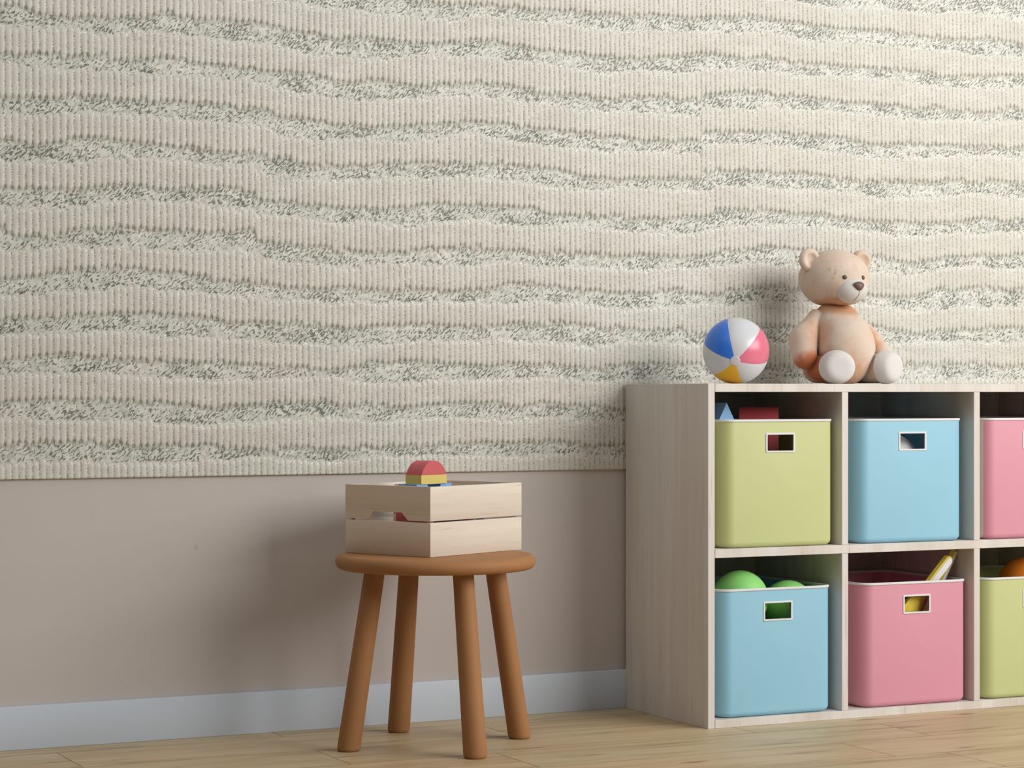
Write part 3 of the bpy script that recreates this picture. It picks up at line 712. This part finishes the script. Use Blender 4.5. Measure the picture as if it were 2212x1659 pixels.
# ------------------------------------------------------------------ stool
SX, SY = -0.6357, -0.3137
stool = tag(empty('stool', (SX, SY, 0)), 'round terracotta brown wooden stool with four splayed legs', 'stool')
bm = bmesh.new()
prof = [(0.001, 0.3755)]
R, hh = 0.2136, 0.0155
for k in range(15):
    a = math.radians(-90 + 180 * k / 14)
    prof.append((R - hh * 1.0 + hh * math.cos(a) if True else 0, 0.391 + hh * math.sin(a)))
prof.append((0.001, 0.4065))
lathe(bm, prof, 128, False, False)
bm_obj('seat', bm, M['stool'], stool, autosmooth=None)
for dx_, dy_ in ((-0.200, 0.0), (0.0, -0.200), (0.200, 0.0), (0.0, 0.200)):
    bm = bmesh.new(); rings = []
    for z, rr in ((0.0, 0.0195), (0.0012, 0.0222), (0.004, 0.0240), (0.008, 0.0247), (0.12, 0.0239), (0.25, 0.0229), (0.3757, 0.0219)):
        k = 1 - 0.30 * z / 0.377
        rings.append([Vector((dx_ * k + rr * math.cos(2 * math.pi * i / 48), dy_ * k + rr * math.sin(2 * math.pi * i / 48), z)) for i in range(48)])
    loft(bm, rings, True, True, True)
    bm_obj('leg', bm, M['stool'], stool, autosmooth=50)

# ------------------------------------------------------------------ crate on the stool
CA = math.radians(25.4)
crate = tag(empty('wooden_crate', (-0.6923, -0.4129, 0.4068), CA), 'pale wooden slatted crate with a cut-out grip, standing on the stool', 'crate')
CL, CW, T = 0.3070, 0.2400, 0.009
Z1, Z2, Z3, Z4 = 0.0, 0.0718, 0.0748, 0.1470
def mitre(bm, axis, inner, L, bev):
    """cut both ends of a slat at 45 degrees; inner = coordinate of the face towards the crate's inside"""
    o = 1 - axis
    for v in bm.verts:
        if abs(v.co[o] - inner) < 1e-5:
            if v.co[axis] < 1e-4: v.co[axis] += T
            elif v.co[axis] > L - 1e-4: v.co[axis] -= T
    for v in bm.verts:
        if v.co[axis] < T + 1e-4: v.co[axis] += 0.0001
        elif v.co[axis] > L - T - 1e-4: v.co[axis] -= 0.0001
    es = [e for e in bm.edges if e.calc_face_angle(0) > 0.5]
    bmesh.ops.bevel(bm, geom=es, offset=bev, segments=2, profile=0.5, affect='EDGES')
for y0, inner in ((0.0, T), (CW - T, CW - T)):
    for z0, z1 in ((Z1, Z2), (Z3, Z4)):
        bm = bmesh.new(); add_box(bm, 0, CL, y0, y0 + T, z0, z1); mitre(bm, 0, inner, CL, 0.0011)
        bm_obj('slat', bm, M['crate_u'], crate)
for x0, inner in ((0.0, T), (CL - T, CL - T)):
    bm = bmesh.new(); add_box(bm, x0, x0 + T, 0, CW, Z1, Z2); mitre(bm, 1, inner, CW, 0.0011)
    bm_obj('slat', bm, M['crate_v'], crate)
    pts = [(0, Z3), (0.062, Z3), (0.079, Z3 + .0165), (0.158, Z3 + .0165), (0.172, Z3), (CW, Z3), (CW, Z4), (0, Z4)]
    bm = bmesh.new(); prism(bm, pts, x0, x0 + T, 'x'); mitre(bm, 1, inner, CW, 0.0010)
    o = bm_obj('slat', bm, M['crate_v'], crate); o['label'] = 'slat with the grip cut-out'
for x0, w in ((T, 0.012), (0.150, 0.014), (CL - T - 0.012, 0.012)):
    for y0 in (T + .0001, CW - T - 0.0121):
        box_obj('post', (x0 + .0002, x0 + w, y0, y0 + 0.012, 0.006, 0.143), M['crate_z'], crate, bevel=0.0008)
box_obj('base_board', (T + .0004, CL - T - .0004, T + .0002, CW - T - .0002, 0.0, 0.0058), M['crate_u'], crate, bevel=0.0005)

def in_crate(u, v, z):
    c, s = math.cos(CA), math.sin(CA)
    return (-0.6923 + u * c - v * s, -0.4129 + u * s + v * c, 0.4068 + z)
def cblock(pts, d0, d1, mat, uvz, label, axis='y'):
    return block('toy_block', pts, d0, d1, mat, label, axis, loc=in_crate(*uvz), rz=CA, bev=0.0005, group='toy blocks in the crate')
# the two on which the bridge block rests, then the bridge, the bar and the arch piece on top
cblock([(0, 0), (0.037, 0), (0.037, 0.0902), (0, 0.0902)], 0, 0.106, 'red_block', (0.040, 0.024, 0.0060), 'red toy block inside the crate seen through the grip cut-out')
cblock([(0, 0), (0.058, 0), (0.058, 0.0902), (0, 0.0902)], 0, 0.105, 'blue_block', (0.080, 0.026, 0.0060), 'blue toy block inside the crate seen through the slit left of the middle post')
cblock([(0, 0), (0.026, 0), (0.026, 0.078), (0, 0.078)], 0, 0.09, 'blue_block', (0.186, 0.028, 0.0060), 'blue toy block inside the crate seen through the slit right of the middle post')
cblock([(0, 0), (0.012, 0), (0.012, 0.078), (0, 0.078)], 0, 0.07, 'red_block', (0.172, 0.028, 0.0060), 'narrow red toy block inside the crate right beside the middle post')
bw, bh, br = 0.1150, 0.0520, 0.0215
u_pts = [(0, 0), (bw, 0), (bw, bh)] + [(bw / 2 - .001 + br * math.cos(math.pi * k / 20), bh - br * math.sin(math.pi * k / 20)) for k in range(21)] + [(0, bh)]
cblock(u_pts, 0, 0.0520, 'blue_block', (0.0512, 0.0815, 0.0963), 'flat blue toy block with a rounded notch lying under the yellow one on the crate')
cblock([(0, 0), (0.0835, 0), (0.0835, 0.0192), (0, 0.0192)], 0, 0.0445, 'yellow_block', (0.0625, 0.0785, 0.1484), 'yellow toy bar sandwiched between the red arch and the blue block')
RR, hb = 0.0420, 0.0302
cz = hb - RR
a0 = math.asin(-cz / RR)
arcp = [(0.04175 + RR * math.cos(a0 + (math.pi - 2 * a0) * k / 32), cz + RR * math.sin(a0 + (math.pi - 2 * a0) * k / 32)) for k in range(33)]
cblock(arcp, 0, 0.0440, 'red_block', (0.0625, 0.0787, 0.1677), 'red half-round toy block on the very top of the crate')

# ------------------------------------------------------------------ teddy bear
def surface_nets(f, lo, hi, h):
    """smooth closed mesh of f < 0 sampled on a grid"""
    gx = np.arange(lo[0], hi[0], h); gy = np.arange(lo[1], hi[1], h); gz = np.arange(lo[2], hi[2], h)
    V = f(gx[:, None, None], gy[None, :, None], gz[None, None, :]).astype(np.float32)
    S = V < 0
    nx, ny, nz = V.shape
    acc = np.zeros((nx - 1, ny - 1, nz - 1, 3), np.float32); cnt = np.zeros((nx - 1, ny - 1, nz - 1), np.float32)
    cs = [(i, j, k) for i in (0, 1) for j in (0, 1) for k in (0, 1)]
    sl = lambda A, c: A[c[0]:nx - 1 + c[0], c[1]:ny - 1 + c[1], c[2]:nz - 1 + c[2]]
    for a in cs:
        for ax in range(3):
            if a[ax] == 0:
                b = list(a); b[ax] = 1
                va, vb = sl(V, a), sl(V, b)
                cr = (va < 0) != (vb < 0)
                t = np.where(cr, va / np.where(cr, va - vb, 1), 0)
                for d in range(3):
                    acc[..., d] += np.where(cr, a[d] + (t if d == ax else 0), 0)
                cnt += cr
    act = cnt > 0
    idx = -np.ones(act.shape, np.int64); idx[act] = np.arange(act.sum())
    I = np.argwhere(act)
    P = (acc[act] / cnt[act][:, None] + I) * h + np.array(lo)
    quads = []
    for ax in range(3):
        o1, o2 = [d for d in range(3) if d != ax]
        A = [slice(1, -1)] * 3; A[ax] = slice(0, -1)
        Bs = list(A); Bs[ax] = slice(1, None)
        s0, s1 = S[tuple(A)], S[tuple(Bs)]
        E = np.argwhere(s0 != s1)
        fl = s0[s0 != s1]
        base = E.copy()
        for d in (o1, o2): base[:, d] += 1
        q = []
        for da, db in ((0, 0), (1, 0), (1, 1), (0, 1)):
            c = base.copy(); c[:, o1] -= da; c[:, o2] -= db
            q.append(idx[c[:, 0], c[:, 1], c[:, 2]])
        q = np.stack(q, -1)
        if ax == 1: fl = ~fl
        q[fl] = q[fl][:, ::-1]
        quads.append(q)
    return P, np.concatenate(quads)

def nets_obj(name, f, lo, hi, h, mat, parent, loc=None):
    P, Q = surface_nets(f, lo, hi, h)
    me = bpy.data.meshes.new(name)
    me.from_pydata(P.tolist(), [], Q.tolist()); me.update()
    bm = bmesh.new(); bm.from_mesh(me)
    for _ in range(2): bmesh.ops.smooth_vert(bm, verts=bm.verts, factor=0.5, use_axis_x=True, use_axis_y=True, use_axis_z=True)
    bmesh.ops.recalc_face_normals(bm, faces=bm.faces)
    bm.to_mesh(me); bm.free()
    return link_mesh(name, me, mat, parent)

def ell(x, y, z, c, r):
    dx, dy, dz = (x - c[0]) / r[0], (y - c[1]) / r[1], (z - c[2]) / r[2]
    k0 = np.sqrt(dx * dx + dy * dy + dz * dz) + 1e-9
    k1 = np.sqrt((dx / r[0]) ** 2 + (dy / r[1]) ** 2 + (dz / r[2]) ** 2) + 1e-9
    return k0 * (k0 - 1) / k1
def cap(x, y, z, a, b, ra, rb):
    a = np.array(a); b = np.array(b); d = b - a
    t = np.clip(((x - a[0]) * d[0] + (y - a[1]) * d[1] + (z - a[2]) * d[2]) / d.dot(d), 0, 1)
    return np.sqrt((x - a[0] - t * d[0]) ** 2 + (y - a[1] - t * d[1]) ** 2 + (z - a[2] - t * d[2]) ** 2) - (ra + (rb - ra) * t)
def smin(a, b, k):
    h = np.clip(0.5 + 0.5 * (b - a) / k, 0, 1)
    return b * (1 - h) + a * h - k * h * (1 - h)
def smax(a, b, k): return -smin(-a, -b, k)

def crease(a, b, depth, width):
    return smin(a, b, 0.002) + depth * np.exp(-((a - b) / width) ** 2)

HEAD_C, HEAD_R = (0.0, 0.010, 0.2555), (0.0850, 0.0870, 0.0705)
FEET = [((-0.050, -0.074, 0.0415), (-0.28, -0.960)), ((0.079, -0.088, 0.0405), (0.34, -0.940))]
def bear_sdf(x, y, z):
    torso = smin(ell(x, y, z, (0.003, -0.034, 0.083), (0.073, 0.070, 0.086)), ell(x, y, z, (0, 0.004, 0.138), (0.063, 0.054, 0.066)), 0.03)
    torso = smin(torso, ell(x, y, z, (0, 0.015, 0.040), (0.074, 0.055, 0.040)), 0.02)
    # arms: shoulder, elbow, paw
    for sh, el, pw, r in (((-0.046, 0.010, 0.158), (-0.086, 0.008, 0.108), (-0.095, -0.008, 0.067), (0.026, 0.0300, 0.0310)),
                          ((0.046, 0.010, 0.158), (0.084, 0.000, 0.108), (0.106, -0.032, 0.072), (0.025, 0.028, 0.028))):
        arm = smin(cap(x, y, z, sh, el, r[0], r[1]), cap(x, y, z, el, pw, r[1], r[2]), 0.03)
        torso = crease(torso, arm, 0.0045, 0.006)
    for (c, d), sx in zip(FEET, (-1, 1)):
        leg = cap(x, y, z, (0.046 * sx, 0.012, 0.039), (c[0] - d[0] * .012, c[1] - d[1] * .012, 0.0385), 0.037, 0.0365)
        torso = crease(torso, leg, 0.0030, 0.006)
    head = ell(x, y, z, HEAD_C, HEAD_R)
    head = smin(head, ell(x, y, z, (0, -0.044, 0.226), (0.046, 0.038, 0.034)), 0.02)
    for sx in (-1, 1):
        ear = ell(x, y, z, (0.0745 * sx, 0.004, 0.2985), (0.0285, 0.0160, 0.0285))
        ear = smax(ear, -ell(x, y, z, (0.0760 * sx, -0.015, 0.2990), (0.0185, 0.0160, 0.0185)), 0.006)
        head = crease(head, ear, 0.0015, 0.005)
    body = crease(torso, head, 0.0030, 0.005)
    return smax(body, 0.0003 - z, 0.003)

bear = tag(empty('teddy_bear', (0.4980, -0.150, HS)), 'peach teddy bear with white muzzle and feet sitting on top of the shelf', 'teddy bear')
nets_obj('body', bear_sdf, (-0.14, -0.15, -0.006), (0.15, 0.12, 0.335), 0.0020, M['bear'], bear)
# muzzle
MC, MR = (0.0, -0.0620, 0.2235), (0.0405, 0.035, 0.0310)
nets_obj('muzzle', lambda x, y, z: smax(ell(x, y, z, MC, MR), y + 0.0560 + 0 * x + 0 * z, 0.002), (-0.045, -0.115, 0.185), (0.045, -0.055, 0.262), 0.0014, M['bear_white'], bear)['label'] = 'white muzzle'
nets_obj('nose', lambda x, y, z: smin(ell(x, y, z, (0, -0.0945, 0.2360), (0.0150, 0.0075, 0.0080)), ell(x, y, z, (0, -0.0955, 0.2295), (0.0085, 0.0065, 0.0075)), 0.008), (-0.020, -0.108, 0.214), (0.020, -0.078, 0.252), 0.0009, M['bear_nose'], bear)['label'] = 'brown nose'
for sx in (-1, 1):
    bm = bmesh.new(); bmesh.ops.create_uvsphere(bm, u_segments=24, v_segments=16, radius=1)
    for v in bm.verts: v.co = Vector((v.co.x * 0.0056, v.co.y * 0.0042, v.co.z * 0.0056))
    e = bm_obj('eye', bm, M['bear_dark'], bear, autosmooth=None); e['label'] = 'dark grey bead eye'
    e.location = (0.0258 * sx, -0.0735, 0.2545); e.rotation_euler = (0, 0, 0.30 * sx)
# mouth stitch following the muzzle surface
def on_muzzle(x, z):
    k = 1 - ((x - MC[0]) / MR[0]) ** 2 - ((z - MC[2]) / MR[2]) ** 2
    return Vector((x, MC[1] - MR[1] * math.sqrt(max(k, 0.02)) - 0.0002, z))
path = [on_muzzle(0.0003 * math.sin(i), 0.2240 - 0.0018 * i) for i in range(7)] + [on_muzzle(-0.0013 * (i + 1), 0.2125 - 0.0024 * (i + 1)) for i in range(6)]
bm = bmesh.new(); rings = []
for i, p in enumerate(path):
    d = (path[min(i + 1, len(path) - 1)] - path[max(i - 1, 0)]).normalized()
    s = Vector((0, -1, 0)).cross(d).normalized(); n_ = d.cross(s)
    r_ = 0.0007 if 0 < i < len(path) - 1 else 0.0003
    rings.append([p + s * r_ * math.cos(a) + n_ * r_ * math.sin(a) for a in [k * math.pi / 4 for k in range(8)]])
loft(bm, rings, True, True, True)
bm_obj('mouth', bm, M['bear_mouth'], bear, autosmooth=None)['label'] = 'thin stitched mouth'
# white feet with a flat sole
for c, d in FEET:
    def foot(x, y, z, c=c, d=d):
        u = (x - c[0]) * d[0] + (y - c[1]) * d[1]; v = -(x - c[0]) * d[1] + (y - c[1]) * d[0]
        e = ell(u, v, z, (0, 0, 0.0405), (0.048, 0.0440, 0.0410))
        e = smax(e, u - 0.034, 0.010)
        return smax(e, -0.004 - u, 0.004)
    nets_obj('foot', foot, (c[0] - 0.06, c[1] - 0.06, -0.006), (c[0] + 0.06, c[1] + 0.06, 0.09), 0.0016, M['bear_white'], bear)['label'] = 'white foot with a flat sole'
